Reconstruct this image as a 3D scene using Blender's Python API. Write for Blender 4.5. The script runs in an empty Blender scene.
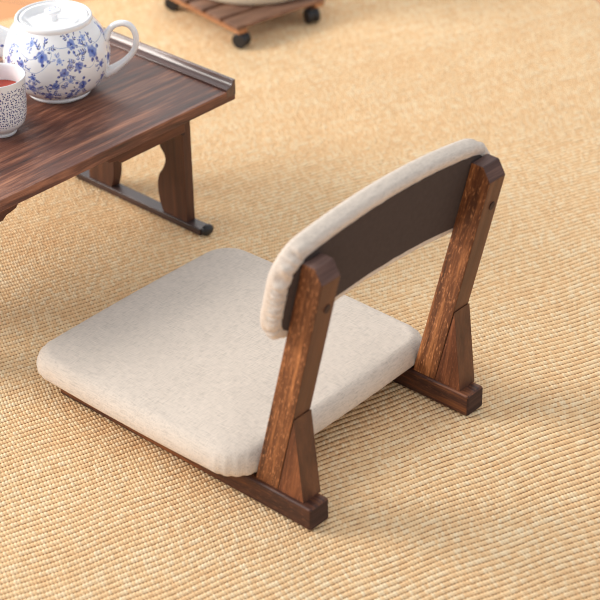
import bpy, bmesh, math, random
import numpy as np
from mathutils import Vector, Matrix
random.seed(4)
rng = np.random.default_rng(7)
SC = bpy.context.scene
COL = SC.collection

# ------------------------------------------------------------------ helpers
def link(name, me, mat, parent=None, smooth=False, label=None):
    if isinstance(me, bmesh.types.BMesh):
        bm = me
        bmesh.ops.recalc_face_normals(bm, faces=bm.faces)
        m = bpy.data.meshes.new(name); bm.to_mesh(m); bm.free(); me = m
    me.name = name
    for mm in (mat if isinstance(mat, (list, tuple)) else [mat]):
        me.materials.append(mm)
    if smooth:
        me.polygons.foreach_set('use_smooth', [True] * len(me.polygons))
    o = bpy.data.objects.new(name, me)
    COL.objects.link(o)
    if parent is not None: o.parent = parent
    if label: o['label'] = label
    return o

def root(name, label, cat, loc=(0, 0, 0), rz=0.0, group=None):
    o = bpy.data.objects.new(name, None); COL.objects.link(o)
    o.location = loc; o.rotation_euler = (0, 0, rz)
    o.empty_display_size = .02
    o['label'] = label; o['category'] = cat
    if group: o['group'] = group
    return o

def bevel(o, w, seg=3, ang=30):
    m = o.modifiers.new('bevel', 'BEVEL'); m.width = w; m.segments = seg
    m.limit_method = 'ANGLE'; m.angle_limit = math.radians(ang)
    m.harden_normals = True
    o.data.polygons.foreach_set('use_smooth', [True] * len(o.data.polygons))
    return o

def prism(pts, frame):
    """closed polygon pts (a,b) swept between c0 and c1; frame(a,b,c)->xyz"""
    bm = bmesh.new()
    fn, c0, c1 = frame
    A = [bm.verts.new(fn(a, b, c0)) for a, b in pts]
    B = [bm.verts.new(fn(a, b, c1)) for a, b in pts]
    n = len(pts)
    bm.faces.new(A); bm.faces.new(B[::-1])
    for i in range(n):
        bm.faces.new((A[i], B[i], B[(i + 1) % n], A[(i + 1) % n]))
    return bm

def box(x0, x1, y0, y1, z0, z1):
    return prism([(x0, y0), (x1, y0), (x1, y1), (x0, y1)], (lambda a, b, c: (a, b, c), z0, z1))

def lathe(profile, seg=96, closed_top=False):
    """profile list of (r,z) from bottom centre outward"""
    bm = bmesh.new(); rings = []
    for r, z in profile:
        if r < 1e-6: rings.append([bm.verts.new((0, 0, z))])
        else: rings.append([bm.verts.new((r * math.cos(2 * math.pi * k / seg), r * math.sin(2 * math.pi * k / seg), z)) for k in range(seg)])
    for a, b in zip(rings, rings[1:]):
        for k in range(seg):
            k2 = (k + 1) % seg
            if len(a) == 1 and len(b) > 1: bm.faces.new((a[0], b[k2], b[k]))
            elif len(b) == 1 and len(a) > 1: bm.faces.new((a[k], a[k2], b[0]))
            elif len(a) > 1: bm.faces.new((a[k], a[k2], b[k2], b[k]))
    return bm

def smooth_profile(pts, n=8):
    """Catmull-Rom through points"""
    out = []
    P = [pts[0]] + list(pts) + [pts[-1]]
    for i in range(1, len(P) - 2):
        p0, p1, p2, p3 = [np.array(P[j], float) for j in (i - 1, i, i + 1, i + 2)]
        for k in range(n):
            t = k / n
            out.append(tuple(.5 * ((2 * p1) + (-p0 + p2) * t + (2 * p0 - 5 * p1 + 4 * p2 - p3) * t * t + (-p0 + 3 * p1 - 3 * p2 + p3) * t ** 3)))
    out.append(tuple(map(float, pts[-1])))
    return out

def tube(path, radii, seg=24, squash=None, caps=True):
    bm = bmesh.new(); rings = []
    P = [Vector(p) for p in path]; n = len(P)
    up = None
    for i in range(n):
        t = (P[min(i + 1, n - 1)] - P[max(i - 1, 0)]).normalized()
        if up is None:
            up = t.orthogonal().normalized() if squash is None else Vector(squash[0])
        if squash is not None: up = Vector(squash[0])
        s = t.cross(up).normalized(); uu = s.cross(t).normalized()
        if squash is None: up = uu
        k1, k2 = (1, 1) if squash is None else squash[1]
        rings.append([bm.verts.new(P[i] + (uu * math.cos(a) * k1 + s * math.sin(a) * k2) * radii[i]) for a in [2 * math.pi * k / seg for k in range(seg)]])
    for a, b in zip(rings, rings[1:]):
        for k in range(seg): bm.faces.new((a[k], a[(k + 1) % seg], b[(k + 1) % seg], b[k]))
    if caps: bm.faces.new(rings[0][::-1]); bm.faces.new(rings[-1])
    return bm

def rr_outline(hx, hy, r, nc=14, ns=26):
    """rounded rectangle, a constant number of points whatever the size"""
    pts = []
    r = max(min(r, hx - 1e-5, hy - 1e-5), 1e-5)
    for cx, cy, a0 in ((1, 1, 0), (-1, 1, 90), (-1, -1, 180), (1, -1, 270)):
        ox, oy = cx * (hx - r), cy * (hy - r)
        for k in range(nc):
            a = math.radians(a0 + 90 * k / (nc - 1))
            pts.append((ox + r * math.cos(a), oy + r * math.sin(a)))
        # straight run to the next corner
        if cx == 1 and cy == 1: q0, q1 = (ox, hy), (-ox, hy)
        elif cx == -1 and cy == 1: q0, q1 = (-hx, oy), (-hx, -oy)
        elif cx == -1 and cy == -1: q0, q1 = (ox, -hy), (-ox, -hy)
        else: q0, q1 = (hx, oy), (hx, -oy)
        for k in range(1, ns):
            t = k / ns
            pts.append((q0[0] + (q1[0] - q0[0]) * t, q0[1] + (q1[1] - q0[1]) * t))
    return pts

# ------------------------------------------------------------------ node helpers
class M:
    def __init__(s, name):
        s.m = bpy.data.materials.new(name); s.m.use_nodes = True
        s.t = s.m.node_tree; s.b = s.t.nodes['Principled BSDF']
    def n(s, kind, **kw):
        x = s.t.nodes.new(kind)
        for k, v in kw.items():
            if k.startswith('_'): setattr(x, k[1:], v)
            else: x.inputs[k.replace('__', ' ')].default_value = v
        return x
    def l(s, a, b): s.t.links.new(a, b)
    def math(s, op, a, b=None, c=None, clamp=False):
        x = s.t.nodes.new('ShaderNodeMath'); x.operation = op; x.use_clamp = clamp
        for i, v in enumerate((a, b, c)):
            if v is None: continue
            if isinstance(v, (int, float)): x.inputs[i].default_value = v
            else: s.l(v, x.inputs[i])
        return x.outputs[0]
    def ramp(s, fac, stops, interp='LINEAR'):
        x = s.t.nodes.new('ShaderNodeValToRGB'); e = x.color_ramp.elements
        x.color_ramp.interpolation = interp
        while len(e) < len(stops): e.new(.5)
        for el, (p, c) in zip(e, stops): el.position = p; el.color = (*c, 1)
        s.l(fac, x.inputs[0]); return x.outputs[0]
    def mix(s, f, a, b, mode='MIX'):
        x = s.t.nodes.new('ShaderNodeMix'); x.data_type = 'RGBA'; x.blend_type = mode
        for k, v in (('Factor', f), ('A', a), ('B', b)):
            i = [q for q in x.inputs if q.name == k and (q.type == 'RGBA' or k == 'Factor' and q.type == 'VALUE')][0]
            if isinstance(v, (int, float)): i.default_value = v
            elif isinstance(v, tuple): i.default_value = (*v, 1)
            else: s.l(v, i)
        return [q for q in x.outputs if q.type == 'RGBA'][0]
    def mapping(s, vec, rot=(0, 0, 0), scale=(1, 1, 1), loc=(0, 0, 0)):
        r = s.n('ShaderNodeMapping'); r.inputs['Rotation'].default_value = rot
        s.l(vec, r.inputs['Vector'])
        q = s.n('ShaderNodeMapping'); q.inputs['Scale'].default_value = scale; q.inputs['Location'].default_value = loc
        s.l(r.outputs[0], q.inputs['Vector']); return q.outputs[0]
    def noise(s, vec, scale=1, detail=4, rough=.5, dist=0):
        x = s.n('ShaderNodeTexNoise', Scale=scale, Detail=detail, Roughness=rough, Distortion=dist)
        s.l(vec, x.inputs['Vector']); return x.outputs['Fac']
    def bump(s, h, strength=.3, dist=.001, prev=None):
        x = s.n('ShaderNodeBump', Strength=strength, Distance=dist)
        s.l(h, x.inputs['Height'])
        if prev is not None: s.l(prev, x.inputs['Normal'])
        s.l(x.outputs[0], s.b.inputs['Normal']); return x.outputs[0]
    def set(s, **kw):
        for k, v in kw.items():
            i = s.b.inputs[k.replace('__', ' ')]
            if isinstance(v, (int, float)): i.default_value = v
            elif isinstance(v, tuple): i.default_value = (*v, 1) if (len(v) == 3 and i.type == 'RGBA') else v
            else: s.l(v, i)

def srgb(r, g, b):
    f = lambda c: (c / 255 / 12.92) if c / 255 <= .04045 else ((c / 255 + .055) / 1.055) ** 2.4
    return (f(r), f(g), f(b))

def wood(name, dark, mid, light, rot=(0, 0, 0), fine=1.0, fleck=.0, rough=.45, seed=0., contrast=1.0, bumpk=.35, ring=0., spec=.4, coat=0.):
    """grain runs along local X after rotation"""
    w = M(name)
    tc = w.n('ShaderNodeTexCoord').outputs['Object']
    v = w.mapping(tc, rot, (1, 1, 1), (seed, seed * .7, seed * 1.3))
    warp = w.noise(w.mapping(v, (0, 0, 0), (4, 14, 14)), 1, 2)
    # long slow bands, slightly wavy, and thin fibres
    vv = w.n('ShaderNodeVectorMath', _operation='ADD')
    cmb = w.n('ShaderNodeCombineXYZ'); k = w.math('MULTIPLY', w.math('SUBTRACT', warp, .5), .012 + ring)
    w.l(k, cmb.inputs[1]); w.l(k, cmb.inputs[2])
    w.l(v, vv.inputs[0]); w.l(cmb.outputs[0], vv.inputs[1]); v2 = vv.outputs[0]
    bands = w.noise(w.mapping(v2, (0, 0, 0), (5, 160 * fine, 160 * fine)), 1, 3, .55)
    fib = w.noise(w.mapping(v2, (0, 0, 0), (26, 620 * fine, 620 * fine)), 1, 3, .6)
    slow = w.noise(w.mapping(v2, (0, 0, 0), (7, 34, 34)), 1, 3, .5)
    f = w.math('ADD', w.math('MULTIPLY', bands, .52), w.math('ADD', w.math('MULTIPLY', fib, .26), w.math('MULTIPLY', slow, .30)))
    f = w.math('ADD', w.math('MULTIPLY', w.math('SUBTRACT', f, .54), 2.6 * contrast), .5, clamp=True)
    c = w.ramp(f, [(0, dark), (.5, mid), (1, light)])
    if fleck:
        fl = w.noise(w.mapping(v2, (0, 0, 0), (110, 560, 560)), 1, 3, .65)
        m_ = w.math('MULTIPLY', w.math('SUBTRACT', fl, .56), 9, clamp=True)
        lt = tuple(min(1, x * 1.9 + .05) for x in light)
        c = w.mix(w.math('MULTIPLY', m_, fleck), c, lt)
        m2 = w.math('MULTIPLY', w.math('SUBTRACT', .40, fl), 9, clamp=True)
        c = w.mix(w.math('MULTIPLY', m2, fleck * .9), c, dark)
    w.set(Base__Color=c, Roughness=w.math('ADD', w.math('MULTIPLY', fib, .22), rough - .1))
    w.set(Specular__IOR__Level=spec)
    if coat: w.set(Coat__Weight=coat, Coat__Roughness=.25)
    w.bump(f, bumpk, .0012)
    return w.m

def fabric(name, col, vary=.05, th=1500):
    w = M(name)
    tc = w.n('ShaderNodeTexCoord').outputs['Object']
    a = w.noise(w.mapping(tc, (0, 0, 0), (th * .05, th * .6, th * .3)), 1, 2, .6)
    b = w.noise(w.mapping(tc, (0, 0, 0), (th * .6, th * .05, th * .3)), 1, 2, .6)
    d = w.noise(tc, 12, 3)
    f = w.math('ADD', w.math('MULTIPLY', w.math('ADD', a, b), .46), w.math('MULTIPLY', d, .08))
    f = w.math('ADD', w.math('MULTIPLY', w.math('SUBTRACT', f, .5), 2.4), .5, clamp=True)
    lo = tuple(c * (1 - 2.6 * vary) for c in col); hi = tuple(min(1, c * (1 + 1.2 * vary)) for c in col)
    w.set(Base__Color=w.ramp(f, [(0, lo), (.5, col), (1, hi)]), Roughness=.92)
    w.set(Specular__IOR__Level=.15, Sheen__Weight=.12, Sheen__Roughness=.5)
    w.bump(f, .5, .0008)
    return w.m

def plain(name, col, rough=.5, spec=.5, noise=0, coat=0, metal=0):
    w = M(name)
    tc = w.n('ShaderNodeTexCoord').outputs['Object']
    nz = w.noise(tc, 160, 3)
    k = w.math('MULTIPLY', w.math('SUBTRACT', nz, .5), noise)
    lo = tuple(c * (1 - .5 * noise) for c in col); hi = tuple(min(1, c * (1 + .5 * noise)) for c in col)
    w.set(Base__Color=w.ramp(nz, [(.3, lo), (.7, hi)]), Roughness=rough, Specular__IOR__Level=spec, Metallic=metal)
    if coat: w.set(Coat__Weight=coat, Coat__Roughness=.05)
    return w.m

# ------------------------------------------------------------------ camera
# right axis, up axis and viewing axis of the camera
cr = Vector((0.74734537, 0.66425552, -0.01547573)); cu = Vector((-0.34470891, 0.40752902, 0.84563341)); cf = Vector((-0.56802347, 0.6266456, -0.53353973))
cam = bpy.data.objects.new('camera', bpy.data.cameras.new('camera')); COL.objects.link(cam)
mw = Matrix(((cr.x, cu.x, -cf.x, 1.22004894), (cr.y, cu.y, -cf.y, -1.35802696), (cr.z, cu.z, -cf.z, 1.49176666), (0, 0, 0, 1)))
cam.matrix_world = mw
cam.data.sensor_width = 36; cam.data.lens = 1891.54 / 600 * 36
cam.data.dof.use_dof = True; cam.data.dof.focus_distance = 2.58; cam.data.dof.aperture_fstop = 5.2
cam.data.clip_end = 60
SC.camera = cam

# ------------------------------------------------------------------ materials
D, Md, L_ = srgb(58, 30, 18), srgb(112, 58, 28), srgb(176, 98, 46)
# grain directions: leaning plank (in the XZ plane), rails along X
lean = math.atan2(.97377, .22755)     # angle of the plank above +X
w_plank = wood('burnt_wood_plank', srgb(56, 31, 20), srgb(122, 73, 42), srgb(190, 124, 74), rot=(0, lean, 0), fleck=.5, rough=.5, seed=1.3, fine=.7, contrast=1.25)
w_gusset = wood('burnt_wood_gusset', srgb(50, 28, 20), srgb(108, 62, 38), srgb(160, 98, 60), rot=(0, math.radians(80), 0), fleck=.2, rough=.5, seed=3.1, fine=.8)
w_rail = wood('burnt_wood_rail', srgb(40, 23, 20), srgb(78, 46, 34), srgb(146, 88, 50), rough=.5, fleck=.15, contrast=1.2, seed=5.7, fine=.7)
w_end = wood('burnt_wood_end_grain', srgb(58, 42, 40), srgb(92, 68, 62), srgb(128, 98, 88), rot=(0, 0, math.radians(90)), rough=.62, seed=2.2, spec=.3)
w_dark_end = wood('burnt_wood_rail_end', srgb(38, 25, 24), srgb(62, 42, 38), srgb(90, 62, 54), rot=(0, 0, math.radians(90)), rough=.62, seed=2.2, spec=.3)
w_edge = wood('burnt_wood_edge_grain', srgb(56, 34, 25), srgb(92, 58, 40), srgb(124, 80, 54), rot=(0, lean, 0), rough=.5, seed=9.3, fine=.5, contrast=.8)
w_top = wood('burnt_wood_tabletop', srgb(46, 28, 24), srgb(104, 62, 47), srgb(178, 120, 90), rot=(0, 0, math.radians(90)), fine=.5, rough=.42, seed=8.4, contrast=1.15, bumpk=.6, ring=.012, spec=.5)
w_trim = wood('burnt_wood_trim', srgb(44, 28, 26), srgb(84, 52, 44), srgb(122, 80, 64), rough=.34, seed=4.4, bumpk=.2, spec=.7, coat=.4)
w_leg = wood('burnt_wood_table_leg', srgb(44, 27, 21), srgb(80, 49, 36), srgb(112, 70, 48), rot=(0, math.radians(90), 0), fine=.6, rough=.5, seed=6.1, contrast=.8)
w_bar = wood('burnt_wood_table_bar', srgb(36, 26, 26), srgb(60, 44, 42), srgb(88, 66, 60), rough=.4, seed=1.9, contrast=.8, coat=.2)
w_apron = wood('burnt_wood_apron', srgb(56, 32, 24), srgb(98, 58, 40), srgb(134, 82, 56), rot=(0, 0, math.radians(90)), fine=.6, rough=.5, seed=2.9, contrast=.8)
w_slat = wood('caddy_wood', srgb(70, 50, 42), srgb(122, 88, 70), srgb(168, 128, 104), rot=(0, 0, math.radians(-78)), fine=.5, rough=.55, seed=7.7)
w_slat_edge = wood('caddy_wood_edge', srgb(110, 70, 46), srgb(166, 112, 74), srgb(200, 146, 102), fine=.5, rough=.55, seed=2.7)
m_black = plain('black_backing_cloth', srgb(76, 66, 63), .9, .2, .15)
m_plug = plain('dark_wood_plug', srgb(62, 44, 40), .6, .3, .3)
m_rubber = plain('black_rubber', srgb(34, 33, 36), .45, .5, .1)
m_metal = plain('caster_bracket_metal', srgb(90, 86, 86), .35, .5, .1, metal=.6)
m_cloth = fabric('cream_linen', srgb(217, 203, 189), .135, 1650)

# ------------------------------------------------------------------ floor
def floor_material():
    w = M('oak_floorboards')
    tc = w.n('ShaderNodeTexCoord').outputs['Object']
    v = w.mapping(tc, (0, 0, math.radians(-24)))
    br = w.n('ShaderNodeTexBrick', Scale=1.0, Mortar__Size=.0015, Brick__Width=1.1, Row__Height=.11)
    br.inputs['Color1'].default_value = (*srgb(230, 166, 106), 1); br.inputs['Color2'].default_value = (*srgb(218, 152, 96), 1)
    br.inputs['Mortar'].default_value = (*srgb(130, 80, 50), 1)
    w.l(v, br.inputs['Vector'])
    g = w.noise(w.mapping(v, (0, 0, 0), (4, 90, 1)), 1, 4, .6)
    c = w.mix(w.math('MULTIPLY', g, .5), br.outputs['Color'], srgb(190, 120, 72))
    w.set(Base__Color=c, Roughness=.42)
    w.bump(g, .1, .001)
    return w.m
fl = link('floor', box(-5, 4, -4, 5, -.06, -.011), floor_material()); fl['kind'] = 'structure'

# ------------------------------------------------------------------ woven rug
PU, PV = .0093, .0045          # pitch across the ribs, and of the stitches along a rib
def rug():
    nx, ny = .9440, -.3300       # across the ribs
    def axis(lo, hi, f0, f1, fine, coarse):
        a = np.arange(lo, f0, coarse); b = np.arange(f0, f1, fine); c = np.arange(f1, hi + 1e-6, coarse)
        return np.concatenate([a, b, c, [hi]])
    U = axis(-1.6663, .75, -1.6663, .36, PU / 7, .006)
    U = np.concatenate([np.arange(-1.6663, -1.15, PU / 5), U[U > -1.15]])
    V = axis(-.95, 1.2876, -.44, 1.2876, PV / 5, .006)
    u, v = np.meshgrid(U, V, indexing='ij')
    # the weave wanders a little
    wu = .006 * np.sin(6.3 * v + 2.1 * u + .6) + .0026 * np.sin(13 * v - 7 * u + 1.9) + .0012 * np.sin(41 * v + 23 * u)
    wv = .006 * np.sin(8 * u + 3 * v) + .002 * np.sin(31 * u - 9 * v)
    a = (u + wu) / PU; b = (v + wv) / PV
    row = np.floor(a); fr = a - row
    jit = np.mod(np.sin(row * 12.9898) * 43758.5453, 1.0)
    bb = b + .27 * row + .10 * jit + .35 * (fr - .5)
    rib = np.abs(np.sin(np.pi * fr)) ** .72
    st = np.abs(np.sin(np.pi * bb)) ** .7
    cell = np.floor(bb)
    st = np.clip(st * (.75 + .5 * np.mod(np.sin(row * 17.13 + cell * 91.7) * 9631.7, 1.0)), 0, 1)
    rnd = np.mod(np.sin(row * 78.233 + cell * 37.719) * 24634.6345, 1.0)
    h = (.08 * st + .92 * rib * (.66 + .34 * st)) * (.86 + .14 * rnd)
    fine = ((u < .36) & (v > -.44))
    h = np.where(fine, h, .6)
    z = -.0048 + .0046 * h
    z[0, :] = z[-1, :] = -.0110; z[:, 0] = z[:, -1] = -.0110
    x = nx * u + .3300 * v; y = ny * u + .9440 * v
    nu, nv = u.shape
    co = np.stack([x, y, z], -1).reshape(-1, 3).astype(np.float32)
    i = np.arange(nu - 1)[:, None] * nv + np.arange(nv - 1)[None, :]
    q = np.stack([i, i + nv, i + nv + 1, i + 1], -1).reshape(-1, 4).astype(np.int32)
    me = bpy.data.meshes.new('woven_rug')
    me.vertices.add(len(co)); me.vertices.foreach_set('co', co.ravel())
    me.loops.add(q.size); me.loops.foreach_set('vertex_index', q.ravel())
    me.polygons.add(len(q)); me.polygons.foreach_set('loop_start', np.arange(0, q.size, 4, dtype=np.int32))
    try: me.polygons.foreach_set('loop_total', np.full(len(q), 4, dtype=np.int32))
    except Exception: pass
    me.update()
    uv = me.uv_layers.new(name='weave')
    ab = np.stack([a, bb], -1).reshape(-1, 2).astype(np.float32)
    uv.data.foreach_set('uv', np.stack([a, b], -1).reshape(-1, 2).astype(np.float32)[q.ravel()].ravel())
    at = me.attributes.new('fibre', 'FLOAT', 'POINT')
    at.data.foreach_set('value', (rnd * .74 + .26 * jit).ravel().astype(np.float32))
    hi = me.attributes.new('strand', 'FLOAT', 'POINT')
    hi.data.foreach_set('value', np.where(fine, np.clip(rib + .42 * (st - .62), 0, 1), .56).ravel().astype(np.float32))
    me.polygons.foreach_set('use_smooth', np.ones(len(q), dtype=bool))
    w = M('woven_jute')
    rn = w.n('ShaderNodeAttribute', _attribute_name='fibre').outputs['Fac']
    sd = w.n('ShaderNodeAttribute', _attribute_name='strand').outputs['Fac']
    tc = w.n('ShaderNodeTexCoord').outputs['Object']
    nz = w.noise(tc, 900, 3, .6); sl = w.noise(tc, 5, 3)
    f = w.math('ADD', w.math('MULTIPLY', rn, .45), w.math('ADD', w.math('MULTIPLY', nz, .35), w.math('MULTIPLY', sl, .2)))
    c = w.ramp(f, [(.15, srgb(236, 190, 140)), (.5, srgb(248, 212, 164)), (.85, srgb(255, 238, 204))])
    # shade between ribs and stitches, painted into the colour as a darker brown
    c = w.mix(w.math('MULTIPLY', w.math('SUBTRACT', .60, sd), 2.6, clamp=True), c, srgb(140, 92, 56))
    w.set(Base__Color=c, Roughness=.85, Specular__IOR__Level=.2)
    w.bump(nz, .4, .0006)
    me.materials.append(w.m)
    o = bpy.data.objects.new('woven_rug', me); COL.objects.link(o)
    o['label'] = 'large golden beige ribbed woven jute rug covering the wooden floor'
    o['category'] = 'rug'
    return o
rug()

# ------------------------------------------------------------------ floor chair
chair = root('legless_floor_chair', 'low legless floor chair with cream linen seat, padded back and dark burnt wood uprights', 'chair')
CY = .1766; LR = .46
TX, TZ = .22755, .97377; NX, NZ = .97377, -.22755
P0X, P0Z = -.0114, .3818
def BK(y, s, o): return (P0X + TX * s + NX * o, y, P0Z + TZ * s + NZ * o)

def rail(y0, y1):
    # seen from the side: a bar with its top rear end a little rounded
    pts = [(-LR, 0.0), (0, 0), (0, .0335), (-LR, .0335)]
    bm = prism(pts, (lambda a, b, c: (a, c, b), y0, y1))
    o = link('base_rail', bm, [w_rail, w_dark_end], chair)
    for p in o.data.polygons:
        if abs(p.normal.x) > .9: p.material_index = 1
    return bevel(o, .0038, 3)
def upright(y0, y1):
    front = [(-.0982, .0325), (-.0114, .3818)]
    # leaning plank
    pts = [(-.0976, .0325), (-.0598, .0325), (-.031, .154), (.0181, .3620), (.0070, .3812), (-.0114, .3818)]
    bm = prism(pts, (lambda a, b, c: (a, c, b), y0, y1))
    o = link('upright', bm, [w_plank, w_end, w_edge], chair)
    for p in o.data.polygons:
        if p.center.z > .368 and abs(p.normal.y) < .5: p.material_index = 1
        elif abs(p.normal.y) < .5: p.material_index = 2
    bevel(o, .0016, 2)
    g = link('gusset', prism([(-.0594, .0325), (-.0165, .0325), (-.0300, .1530)], (lambda a, b, c: (a, c, b), y0 + .0002, y1 - .0002)), [w_gusset, w_edge], o)
    for p in g.data.polygons:
        if abs(p.normal.y) < .5: p.material_index = 1
    bevel(g, .0004, 1, 25)
    # wooden plug that caps the screw
    s0 = (y0 + y1) / 2 + .003
    bm = bmesh.new(); cs = []
    for dd in (.0320, .0345):
        cs.append([bm.verts.new(BK(s0 + .0052 * math.cos(t), -.0565 + .0062 * math.sin(t), dd)) for t in [2 * math.pi * k / 24 for k in range(24)]])
    for k in range(24): bm.faces.new((cs[0][k], cs[0][(k + 1) % 24], cs[1][(k + 1) % 24], cs[1][k]))
    bm.faces.new(cs[1]); bm.faces.new(cs[0][::-1])
    link('screw_plug', bm, m_plug, o)
    return o
rail(0, .0355); rail(.3176, .3531)
upright(.0055, .0385); upright(.3214, .3545)
# board and cross bars under the cushion
bevel(link('seat_board', box(-.455, -.175, .0356, .3175, .020, .0330), w_rail, chair), .001, 2)
bevel(link('cross_bar', box(-.220, -.190, .0356, .3175, .004, .0198), w_rail, chair), .001, 2)
bevel(link('cross_bar', box(-.445, -.420, .0356, .3175, .004, .0198), w_rail, chair), .001, 2)

def seat_cushion():
    hx, hy, r = .1995, .1990, .042
    cx, cy = -.2960, .1725
    z0, z1 = .0345, .0735
    prof = []                     # (inset, z)
    for k in range(7):
        a = math.radians(-90 + 90 * k / 6); prof.append((.013 - .013 * math.cos(a), z0 + .012 + .012 * math.sin(a)))
    for k in range(1, 11):
        a = math.radians(90 * k / 10); prof.append((.021 - .021 * math.cos(a), z0 + .014 + (.0225) * math.sin(a)))
    for k in range(1, 26):
        t = k / 25; ins = .021 + (hx - .0245) * t; prof.append((ins, z0 + .0365 + .0050 * (1 - (1 - t) ** 3)))
    bm = bmesh.new(); rings = []
    for ins, z in prof:
        ring = []
        for j, (a, b) in enumerate(rr_outline(hx - ins, hy - ins, r - ins * .6)):
            # sides bow out a touch
            bow = .0045
            aa = a * (1 + bow / hx * (1 - (b / hy) ** 2)); b2 = b * (1 + bow / hy * (1 - (a / hx) ** 2))
            wob = .0009 * math.sin(31 * a + 3) * math.sin(27 * b) if ins > .02 else 0
            # gathered cloth towards the lower corners
            if ins < .02 and z < z0 + .03:
                cc = abs(a) / hx + abs(b) / hy
                if cc > 1.72: wob += .0012 * math.sin(j * 2.1)
                aa += wob * (1 if a > 0 else -1) * .8; b2 += wob * (1 if b > 0 else -1) * .8; wob = 0
            ring.append(bm.verts.new((cx + aa, cy + b2, z + wob)))
        rings.append(ring)
    n = len(rings[0])
    for A, B in zip(rings, rings[1:]):
        for k in range(n): bm.faces.new((A[k], A[(k + 1) % n], B[(k + 1) % n], B[k]))
    bm.faces.new(rings[-1]); bm.faces.new(rings[0][::-1])
    return link('seat', bm, m_cloth, chair, smooth=True)
seat_cushion()

def arch(y): return -.62 * (y - CY) ** 2
def back_pad():
    hy, hs, r = .1985, .0695, .044
    sc = -.0360
    prof = []                     # (inset, offset along the normal), from the rear edge of cloth round to the sitter's side
    prof.append((.020, -.0050)); prof.append((.014, -.0022)); prof.append((.009, -.0012))
    for k in range(0, 9):
        a = math.radians(90 * k / 8); prof.append((.0065 * (1 - math.sin(a)) , -.0010 - .0085 * (1 - math.cos(a))))
    prof.append((0.0, -.016))
    for k in range(1, 11):
        a = math.radians(90 * k / 10); prof.append((.016 * (1 - math.cos(a)), -.018 - .014 * math.sin(a)))
    for k in range(1, 15):
        t = k / 14; prof.append((.016 + (hs - .018) * t, -.032 - .0060 * (1 - (1 - t) ** 2)))
    bm = bmesh.new(); rings = []
    for q, (ins, o) in enumerate(prof):
        ring = []
        for j, (a, b) in enumerate(rr_outline(hy - ins, hs - ins, r - ins * .7, nc=30, ns=60)):
            s = b + sc; y = a + CY
            corner = min(1, max(0, (abs(a) / hy - .62) / .25))
            amp = 0.0
            if o > -.014: amp = (.0004 + .0022 * corner) * (math.sin(j * .95 + 1.5 * math.sin(j * .37)) + .6 * math.sin(j * .53 + 2))
            if q < 3: amp += .0012 * math.sin(j * 1.3 + math.sin(j * .6))
            k = 1 + amp / max(.03, math.hypot(a, b))
            ring.append(bm.verts.new(BK(CY + a * k, b * k + sc + arch(y), o - abs(amp) * .5 * (q > 2))))
        rings.append(ring)
    n = len(rings[0])
    for A, B in zip(rings, rings[1:]):
        for k in range(n): bm.faces.new((A[k], A[(k + 1) % n], B[(k + 1) % n], B[k]))
    bm.faces.new(rings[-1]); bm.faces.new(rings[0][::-1])
    pad = link('back_cushion', bm, m_cloth, chair, smooth=True)
    # black backing let into the cloth
    bm = bmesh.new(); A = []; B = []
    for j, (a, b) in enumerate(rr_outline(hy - .0130, hs - .0125, r - .010, nc=20, ns=40)):
        k = 1 + (.0005 * math.sin(j * 1.1 + 2 * math.sin(j * .31))) / max(.03, math.hypot(a, b))
        y = a + CY
        A.append(bm.verts.new(BK(CY + a * k, b * k + sc + arch(y), -.0008))); B.append(bm.verts.new(BK(CY + a * k, b * k + sc + arch(y), -.0070)))
    n = len(A); bm.faces.new(A); bm.faces.new(B[::-1])
    for k in range(n): bm.faces.new((A[k], B[k], B[(k + 1) % n], A[(k + 1) % n]))
    link('backing_board', bm, m_black, chair)
back_pad()

# ------------------------------------------------------------------ low table
TO = (-.57507, .48623, 0); TA = -.01553
tbl = root('low_table', 'low dark burnt wood tea table with raised end lip and shaped bracket legs', 'table', TO, TA)
DE, LE = .36, .618          # depth along -X and length along -Y
ZB, ZT = .229, .247
bevel(link('tabletop', box(-DE, 0, -LE, 0, ZB, ZT), w_top, tbl), .0015, 2)
def lip(g0, sgn):
    prof = [(0.0003, ZT - .0095), (0.0003, .2622), (-.0035, .2622), (-.0048, .2600), (-.0062, .2566), (-.0090, .2536), (-.0125, .2520), (-.0160, .2514), (-.0180, .2504), (-.0184, ZT + .0002), (-.0184, ZT - .0095)]
    bm = prism([(g0 + sgn * a, z) for a, z in prof], (lambda a, b, c: (c, a, b), -DE - .0004, .0004))
    o = link('end_lip', bm, w_trim, tbl)
    bevel(o, .0007, 2, 40)
lip(0, 1); lip(-LE, -1)
def apron(e0, e1):
    c = -.309
    half = [(-.066, .184), (-.196, .184), (-.203, .190), (-.212, .1915), (-.221, .1940), (-.228, .2012)]
    pts = [(-.066, ZB)] + half + [(2 * c - a, z) for a, z in half[::-1]] + [(2 * c + .066, ZB)]
    bm = prism(pts, (lambda a, b, c_: (c_, a, b), e0, e1))
    bevel(link('apron', bm, w_apron, tbl), .0012, 2)
apron(-.058, -.044); apron(-DE + .044, -DE + .058)
def leg_profile():
    out = [(-.1005, .200), (-.1050, .185)]
    out += smooth_profile([(-.1180, .150), (-.1190, .131), (-.1100, .118), (-.1085, .107), (-.1150, .092), (-.1250, .0765), (-.1290, .057), (-.1270, .034), (-.1190, .0105)], 4)
    return out
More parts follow.
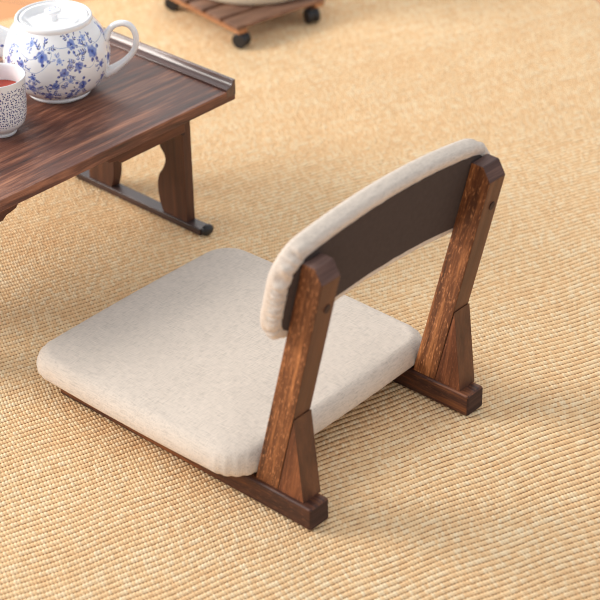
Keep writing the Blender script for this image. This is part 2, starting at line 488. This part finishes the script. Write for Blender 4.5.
def trestle(g0, g1):
    # the two shaped legs, their foot bar and head rail
    for side in (0, 1):
        pr = [(-.066, .2288)] + [(-.120, .2288)] + leg_profile()[2:] + [(-.066, .0105)]
        if side: pr = [(-DE - a, z) for a, z in pr]
        bm = prism(pr, (lambda a, b, c: (a, c, b), g0, g1))
        bevel(link('leg', bm, w_leg, tbl), .0010, 2, 50)
    # dark slot where the folding trestle pivots
    gs = g0 - .0006
    for e in (-.0735, -DE + .0645):
        link('pivot_slot', box(e, e + .009, min(gs, g0 + .004), g0 + .004, .166, .188), m_plug, tbl)
    bevel(link('foot_bar', box(-DE + .034, -.034, g0 - .003, g1 + .001, .0008, .0125), w_bar, tbl), .0015, 2)
    bevel(link('head_rail', box(-DE + .121, -.121, g0 + .003, g1 - .003, .196, .2288), w_leg, tbl), .001, 2)
    for e in (-.030, -DE + .030):
        bm = bmesh.new()
        bmesh.ops.create_uvsphere(bm, u_segments=24, v_segments=14, radius=.0095)
        bmesh.ops.transform(bm, matrix=Matrix.Translation((e, (g0 + g1) / 2, .0092)) @ Matrix.Diagonal((.8, 1.2, .95, 1)), verts=bm.verts)
        link('foot_cap', bm, m_rubber, tbl, smooth=True)
trestle(-.052, -.034); trestle(-LE + .034, -LE + .052)

# ------------------------------------------------------------------ porcelain
def porcelain(name, paint=None, dots=False):
    w = M(name)
    white = srgb(243, 242, 243)
    c = white
    if paint:
        at = w.n('ShaderNodeAttribute', _attribute_name='paint').outputs['Color']
        c = at
    if dots:
        uv = w.n('ShaderNodeUVMap').outputs['UV']
        vo = w.n('ShaderNodeTexVoronoi', Scale=1.0, Randomness=.7); vo.voronoi_dimensions = '2D'
        w.l(w.mapping(uv, (0, 0, 0), (1 / .0036, 1 / .0036, 1)), vo.inputs['Vector'])
        sp = w.n('ShaderNodeSeparateXYZ'); w.l(uv, sp.inputs[0]); z = sp.outputs[1]
        nz = w.noise(w.mapping(uv, (0, 0, 0), (1 / .0035, 1 / .0035, 1)), 1, 1)
        lowfade = w.math('MULTIPLY', w.math('SUBTRACT', w.math('ADD', z, w.math('MULTIPLY', w.math('SUBTRACT', nz, .5), .012)), .021), 300, clamp=True)
        up = w.math('MULTIPLY', w.math('SUBTRACT', .0805, z), 2000, clamp=True)
        m_ = w.math('MULTIPLY', w.math('SUBTRACT', .33, vo.outputs['Distance']), 12, clamp=True)
        m_ = w.math('MULTIPLY', m_, w.math('MULTIPLY', lowfade, up))
        c = w.mix(m_, white, srgb(44, 52, 120))
    w.set(Base__Color=c, Roughness=.16, Specular__IOR__Level=.55, Subsurface__Weight=.08, Subsurface__Radius=(.01, .008, .006), Coat__Weight=.5, Coat__Roughness=.04)
    w.b.inputs['Subsurface Scale'].default_value = .01
    return w.m
m_white = porcelain('white_porcelain')
m_painted = porcelain('painted_porcelain', paint=True)
m_dotted = porcelain('dotted_porcelain', dots=True)

POT = (-.77388, .31309, ZT)
hdir = math.atan2(.66426, .74735)     # the handle points this way, the spout opposite
pot = root('teapot', 'round white porcelain teapot with blue flower sprigs and loop handle on the table', 'teapot', POT, 0)
white = np.array(srgb(243, 242, 243)); blue = np.array(srgb(62, 88, 178)); pale = np.array(srgb(150, 170, 222)); navy = np.array(srgb(36, 46, 110)); greyb = np.array(srgb(176, 188, 214))

def stamps_for(clusters, vines):
    """list of brush dabs: (s, z, length, width, angle, colour)"""
    R = random.Random(11); out = []
    for (s, z, k, tint) in clusters:
        k *= 1.42
        a0 = R.uniform(0, 6.28)
        b, d = (blue, navy) if tint else (pale, blue)
        soft = b * .45 + pale * .55
        # an open bloom with darker heart, side buds, and sprays of small leaves on one side or two
        for j in range(7):
            a = a0 + j * .9 + R.uniform(-.2, .2); rr = .0030 * k * R.uniform(.8, 1.2)
            out.append((s + rr * math.cos(a), z + rr * math.sin(a), .0026 * k, .0021 * k, a, (soft, b, soft)[j % 3]))
        out.append((s + .0005, z - .0004, .0021 * k, .0019 * k, a0, b)); out.append((s, z, .0010 * k, .0010 * k, 0, d))
        for q in range(3):
            a = a0 + 2.2 + q * 1.1 + R.uniform(-.3, .3); rr = R.uniform(.0065, .0085) * k
            px, pz = s + rr * math.cos(a), z + rr * math.sin(a)
            out.append((px, pz, .0019 * k, .0015 * k, a, b)); out.append((px + .001 * k, pz, .0009 * k, .0009 * k, 0, d))
        for tw in range(3):
            at = a0 + (0, .75, -.8)[tw] + R.uniform(-.2, .2); bend = R.uniform(-.5, .5)
            for st in range(1, 5):
                rr = (.0045 + .0021 * st) * k; aa0 = at + bend * st * .14
                px = s + rr * math.cos(aa0); pz = z + rr * math.sin(aa0)
                for sg in (-1, 1):
                    if R.random() < .18: continue
                    aa = aa0 + sg * .8
                    out.append((px + .0015 * k * math.cos(aa), pz + .0015 * k * math.sin(aa), .0016 * k, .00070 * k, aa, (d, b, soft)[(st + tw + (sg > 0)) % 3]))
    for pts in vines:
        for (s0, z0_), (s1, z1_) in zip(pts, pts[1:]):
            n = max(2, int(math.hypot(s1 - s0, z1_ - z0_) / .0008))
            for k in range(n):
                t = k / n; out.append((s0 + (s1 - s0) * t, z0_ + (z1_ - z0_) * t, .0009, .00050, math.atan2(z1_ - z0_, s1 - s0), greyb))
    return out

def paint_surface(o, rad_of, clusters, vines, scale_r):
    """brush the dabs into a colour attribute. surface coordinates: s = angle*scale_r, height along the profile"""
    me = o.data; n = len(me.vertices)
    co = np.empty(n * 3, np.float32); me.vertices.foreach_get('co', co); co = co.reshape(-1, 3)
    S = np.arctan2(co[:, 1], co[:, 0]) * scale_r; Z = rad_of(co)
    col = np.tile(white, (n, 1))
    for (s, z, ln, wd, ang, c) in stamps_for(clusters, vines):
        ds = S - s; P = 2 * math.pi * scale_r; ds = (ds + P / 2) % P - P / 2
        near = (np.abs(ds) < .006) & (np.abs(Z - z) < .006)
        idx = np.nonzero(near)[0]
        if not len(idx): continue
        dx = ds[idx]; dz = Z[idx] - z
        a = dx * math.cos(ang) + dz * math.sin(ang); b = -dx * math.sin(ang) + dz * math.cos(ang)
        d = np.sqrt((a / ln) ** 2 + (b / wd) ** 2)
        w_ = np.clip((1.25 - d) / .5, 0, 1)[:, None] * .92
        col[idx] = col[idx] * (1 - w_) + c * w_
    at = me.color_attributes.new('paint', 'FLOAT_COLOR', 'POINT')
    at.data.foreach_set('color', np.concatenate([col, np.ones((n, 1))], 1).astype(np.float32).ravel())

prof_body = smooth_profile([(.0470, .0015), (.0485, .0030), (.0480, .0065), (.0560, .0110), (.0690, .0240), (.0775, .0420), (.0800, .0600), (.0775, .0790), (.0700, .0965), (.0610, .1090), (.0568, .1150)], 26)
inner = [(.0535, .1165), (.0535, .1080), (.0600, .1000), (.0740, .0700), (.0720, .0420), (.0500, .0150), (0, .0120)]
full = [(0, .0035), (.0440, .0035), (.0445, .0003), (.0470, .0003)] + prof_body + inner
body = link('body', lathe(full, 560), m_painted, pot, smooth=True)
cl = []
def sp(deg, z, k=1., t=True): cl.append((math.radians(deg) * .08, z, k, t))
sp(-91, .1010, .95, False); sp(-57, .0880, 1.15); sp(-82, .0740, .80); sp(-34, .0640, .85); sp(-21, .1010, .95); sp(-17, .0710, .90); sp(3, .0845, 1.20)
sp(42, .0995, .90); sp(-44, .0430, .85); sp(-72, .0370, .95); sp(-14, .0385, 1.0); sp(-54, .0230, 1.0); sp(-28, .0205, .9); sp(17, .0360, .7); sp(-103, .0720, .9); sp(30, .0620, .9); sp(60, .0800, 1.)
for k in range(9): sp(85 + 19 * k, (.05, .09, .07, .035)[k % 4], 1.)
vn = []
for d_, z_, k_, t_ in ((-72, .1040, .6, False), (-68, .0560, .6, True), (-38, .0820, .55, False), (-2, .1050, .6, False), (12, .0610, .6, True), (-97, .0480, .7, True), (-28, .0500, .5, False)): sp(d_, z_, k_, t_)
def vine(*p): vn.append([(math.radians(a) * .08, z) for a, z in smooth_profile(p, 6)])
vine((-91, .095), (-70, .083), (-50, .1000), (-35, .0985), (-21, .099)); vine((-82, .070), (-65, .0640), (-52, .076), (-46, .092), (-52, .098)); vine((-17, .071), (-3, .0640), (8, .080), (12, .093), (4, .098))
vine((-72, .037), (-58, .030), (-54, .023), (-40, .028), (-28, .021), (-12, .030)); vine((-44, .043), (-34, .052), (-20, .048), (-14, .0385)); vine((-21, .100), (-5, .094), (15, .0930), (42, .0980))
def hcoord(co): return co[:, 2]
paint_surface(body, hcoord, cl, vn, .08)
# rolled rim
link('rim', lathe([(.0530, .1120), (.0560, .1125), (.0572, .1150), (.0574, .1185), (.0566, .1213), (.0548, .1226), (.0530, .1224), (.0519, .1205), (.0514, .1170), (.0516, .1130), (.0530, .1120)], 160), m_white, pot, smooth=True)
# sunk lid with a flat knob
lid = link('lid', lathe([(0, .1090), (.0500, .1110), (.0512, .1195), (.0495, .1212), (.0455, .1196), (.0400, .1130), (.0330, .1112), (.0200, .1125), (.0110, .1142), (0, .1146)], 160), m_white, pot, smooth=True)
knob = lathe(smooth_profile([(.0080, .1135), (.0068, .1180), (.0070, .1215), (.0105, .1250), (.0125, .1275), (.0118, .1300), (.0070, .1316), (.0001, .1318)], 10) + [(0, .1318)], 160)
knob = link('knob', knob, m_painted, lid, smooth=True)
me = knob.data; n = len(me.vertices); co = np.empty(n * 3, np.float32); me.vertices.foreach_get('co', co); co = co.reshape(-1, 3)
col = np.tile(white, (n, 1))
Rk = random.Random(5)
for j in range(12):
    a = Rk.uniform(0, 6.28); rr = Rk.uniform(.001, .0072); cx, cy = rr * math.cos(a), rr * math.sin(a)
    d = np.hypot((co[:, 0] - cx), (co[:, 1] - cy)) / .0014
    w_ = (np.clip((1.3 - d) / .5, 0, 1) * (co[:, 2] > .128))[:, None] * .85
    col = col * (1 - w_) + (blue if j % 2 else pale) * w_
at = me.color_attributes.new('paint', 'FLOAT_COLOR', 'POINT'); at.data.foreach_set('color', np.concatenate([col, np.ones((n, 1))], 1).astype(np.float32).ravel())
hx, hy = math.cos(hdir), math.sin(hdir)
hp = smooth_profile([(.0680, .0760), (.0755, .0865), (.0800, .0960), (.0870, .1035), (.0950, .1068), (.1040, .1072), (.1120, .1030), (.1175, .0945), (.1198, .0830), (.1175, .0690), (.1100, .0560), (.0980, .0445), (.0850, .0350), (.0700, .0270)], 6)
nn = len(hp)
def hr(i):
    t = i / (nn - 1)
    return .0050 + .0035 * math.exp(-(t / .10) ** 2) + .0038 * math.exp(-((1 - t) / .12) ** 2)
hb = tube([(r_ * hx, r_ * hy, z) for r_, z in hp], [hr(i) for i in range(nn)], 28, squash=((-hy, hx, 0), (1.12, .92)))
link('handle', hb, m_white, pot, smooth=True)
# spout on the far side from the handle
spth = smooth_profile([(.046, .063), (.066, .074), (.086, .087), (.104, .102), (.118, .117), (.130, .126)], 8)
ns_ = len(spth)
spth = smooth_profile(spth, 4); ns_ = len(spth)
sb = tube([(-r_ * hx, -r_ * hy, z) for r_, z in spth], [.0285 - .0185 * (i / (ns_ - 1)) ** .8 for i in range(ns_)], 160, squash=((-hy, hx, 0), (1, 1)), caps=False)
spo = link('spout', sb, m_painted, pot, smooth=True)
sm = spo.modifiers.new('solid', 'SOLIDIFY'); sm.thickness = .0025; sm.offset = -1
spo.data.update()
me = spo.data; n = len(me.vertices); co = np.empty(n * 3, np.float32); me.vertices.foreach_get('co', co); co = co.reshape(-1, 3)
col = np.tile(white, (n, 1))
along = co[:, 0] * hx + co[:, 1] * hy; across = -co[:, 0] * hy + co[:, 1] * hx
for (s_, z_, ln, wd_, ang, c) in stamps_for([(-.086, .082, .9, True), (-.108, .100, .6, True)], []):
    a = (along - s_) * math.cos(ang) + (co[:, 2] - z_) * math.sin(ang); b = -(along - s_) * math.sin(ang) + (co[:, 2] - z_) * math.cos(ang)
    w_ = np.clip((1.3 - np.sqrt((a / ln) ** 2 + (b / wd_) ** 2)) / .5, 0, 1)[:, None] * .9
    col = col * (1 - w_) + c * w_
at = me.color_attributes.new('paint', 'FLOAT_COLOR', 'POINT'); at.data.foreach_set('color', np.concatenate([col, np.ones((n, 1))], 1).astype(np.float32).ravel())

# ------------------------------------------------------------------ cup of tea
cup = root('teacup', 'white handleless porcelain cup with small navy dots, holding red tea', 'cup', (-.73672, .16675, ZT), 0)
outer = smooth_profile([(.0215, .0010), (.0225, .0030), (.0228, .0060), (.0290, .0110), (.0355, .0190), (.0385, .0300), (.0395, .0450), (.0402, .0650), (.0415, .0860), (.0417, .0885)], 8)
cp = [(0, .0035), (.0190, .0035), (.0195, .0003), (.0215, .0003)] + outer + [(.0412, .0895), (.0402, .0893), (.0396, .0860), (.0382, .0600), (.0370, .0350), (.0300, .0150), (.0150, .0085), (0, .0080)]
cb = lathe(cp, 128)
uvl = cb.loops.layers.uv.new('UVMap')
for f_ in cb.faces:
    c_ = f_.calc_center_median(); a0 = math.atan2(c_.y, c_.x)
    inside = f_.normal.dot(Vector((c_.x, c_.y, 0))) < 0
    for lp in f_.loops:
        a = math.atan2(lp.vert.co.y, lp.vert.co.x)
        if a - a0 > math.pi: a -= 2 * math.pi
        if a - a0 < -math.pi: a += 2 * math.pi
        lp[uvl].uv = (a * .040, lp.vert.co.z)
cbo = link('body', cb, [m_dotted, m_white], cup, smooth=True)
for p in cbo.data.polygons:
    c_ = p.center; r_ = math.hypot(c_.x, c_.y)
    # glaze inside and under the foot is plain
    k = [q for q in range(1)]
    if (p.normal.x * c_.x + p.normal.y * c_.y) < -1e-6 or abs(p.normal.z) > .97: p.material_index = 1
w = M('red_tea'); w.set(Base__Color=srgb(188, 74, 56), Roughness=.05, Specular__IOR__Level=.5)
w.set(Base__Color=w.ramp(w.noise(w.n('ShaderNodeTexCoord').outputs['Object'], 20, 2), [(.3, srgb(184, 66, 48)), (.7, srgb(198, 84, 64))]))
link('tea', lathe([(0, .0635), (.0376, .0635), (.0383, .0642), (.0376, .0640), (0, .0640)], 96), w.m, cup, smooth=True, label='red tea')

# ------------------------------------------------------------------ plant caddy on casters, with a pot
ax, ay = -.9868, .1620; bx_, by_ = .1987, .9801     # its two edge directions
dq = math.atan2(ay, ax) - math.pi
cad = root('plant_caddy', 'slatted wooden plant caddy on black casters standing on the rug', 'plant caddy', (-1.0374, .9736, 0), dq)
# local x runs away from the corner (negative), local y along the slats
CA, CB = .262, .212
for i in range(5):
    x1_ = -.0005 - i * .0545; x0_ = x1_ - .0435
    bevel(link('slat', box(x0_, x1_, 0, CB, .0390, .0475), w_slat, cad), .0015, 2)
for y in (.002, CB - .024):
    bevel(link('cross_rail', box(-CA, -.001, y, y + .022, .0300, .0388), w_slat_edge, cad), .0015, 2)
proto = None
for i, (x, y, an) in enumerate(((-.012, .014, 20), (-.012, CB - .026, -15), (-CA + .022, .020, 35), (-CA + .022, CB - .03, 70))):
    def cyl(p0, p1, r_, s_=24):
        d = (Vector(p1) - Vector(p0)); bm = bmesh.new()
        bmesh.ops.create_cone(bm, cap_ends=True, segments=s_, radius1=r_, radius2=r_, depth=d.length)
        bmesh.ops.transform(bm, matrix=Matrix.Translation((Vector(p0) + Vector(p1)) / 2) @ d.to_track_quat('Z', 'Y').to_matrix().to_4x4(), verts=bm.verts)
        return bm
    a = math.radians(an); ux, uy = math.cos(a), math.sin(a)
    c0 = (x + .003 * ux, y + .003 * uy)
    cs_ = link('caster', cyl((x, y, .0225), (x, y, .0299), .0095), m_metal, cad)
    for sg in (-1, 1):
        p0 = (c0[0] - uy * .0025 * sg, c0[1] + ux * .0025 * sg, .0150); p1 = (c0[0] - uy * .0125 * sg, c0[1] + ux * .0125 * sg, .0150)
        bevel(link('wheel', cyl(p0, p1, 0.0147, 32), m_rubber, cs_), .0025, 3)
    link('hood', cyl((c0[0] - uy * .0026, c0[1] + ux * .0026, .0170), (c0[0] + uy * .0026, c0[1] - ux * .0026, .0170), .0127, 32), m_rubber, cs_)
m_pot = plain('cream_ceramic', srgb(222, 208, 184), .4, .5, .08)
px_, py_ = -1.164, 1.158
ptr = root('plant_pot', 'round cream ceramic pot and saucer standing on the slatted wooden caddy', 'pot', (px_, py_, .0478), 0)
link('saucer', lathe([(0, 0), (.122, 0), (.128, .002), (.131, .007), (.132, .030), (.1305, .0315), (.128, .030), (.126, .010), (.118, .006), (0, .006)], 96), m_pot, ptr, smooth=True)
link('pot_body', lathe([(0, .0064), (.088, .0064), (.094, .010), (.106, .08), (.118, .17), (.122, .20), (.126, .20), (.126, .215), (.119, .216), (.115, .200), (.102, .08), (.090, .018), (0, .016)], 96), m_pot, ptr, smooth=True)

# ------------------------------------------------------------------ light
wd = bpy.data.worlds.new('world'); SC.world = wd; wd.use_nodes = True
wd.node_tree.nodes['Background'].inputs[0].default_value = (.93, .96, 1, 1)
wd.node_tree.nodes['Background'].inputs[1].default_value = .72
def area(name, loc, target, sx, sy, power, col):
    d = bpy.data.lights.new(name, 'AREA'); d.shape = 'RECTANGLE'; d.size = sx; d.size_y = sy; d.energy = power; d.color = col
    o = bpy.data.objects.new(name, d); COL.objects.link(o); o.location = loc
    o.rotation_euler = (Vector(target) - Vector(loc)).to_track_quat('-Z', 'Y').to_euler(); return o
area('window_light', (-3.05, -1.50, 1.9), (-.4, .1, 0), 1.6, 1.3, 124, (1, .96, .90))
area('back_window_light', (-2.7, 2.9, 2.5), (-.5, .4, 0), 2.6, 1.6, 26, (1, .97, .93))

SC.view_settings.view_transform = 'Standard'; SC.view_settings.look = 'None'
SC.view_settings.gamma = 1; SC.view_settings.use_curve_mapping = False
SC.view_settings.exposure = 0.11
SC.cycles.filter_width = 1.05
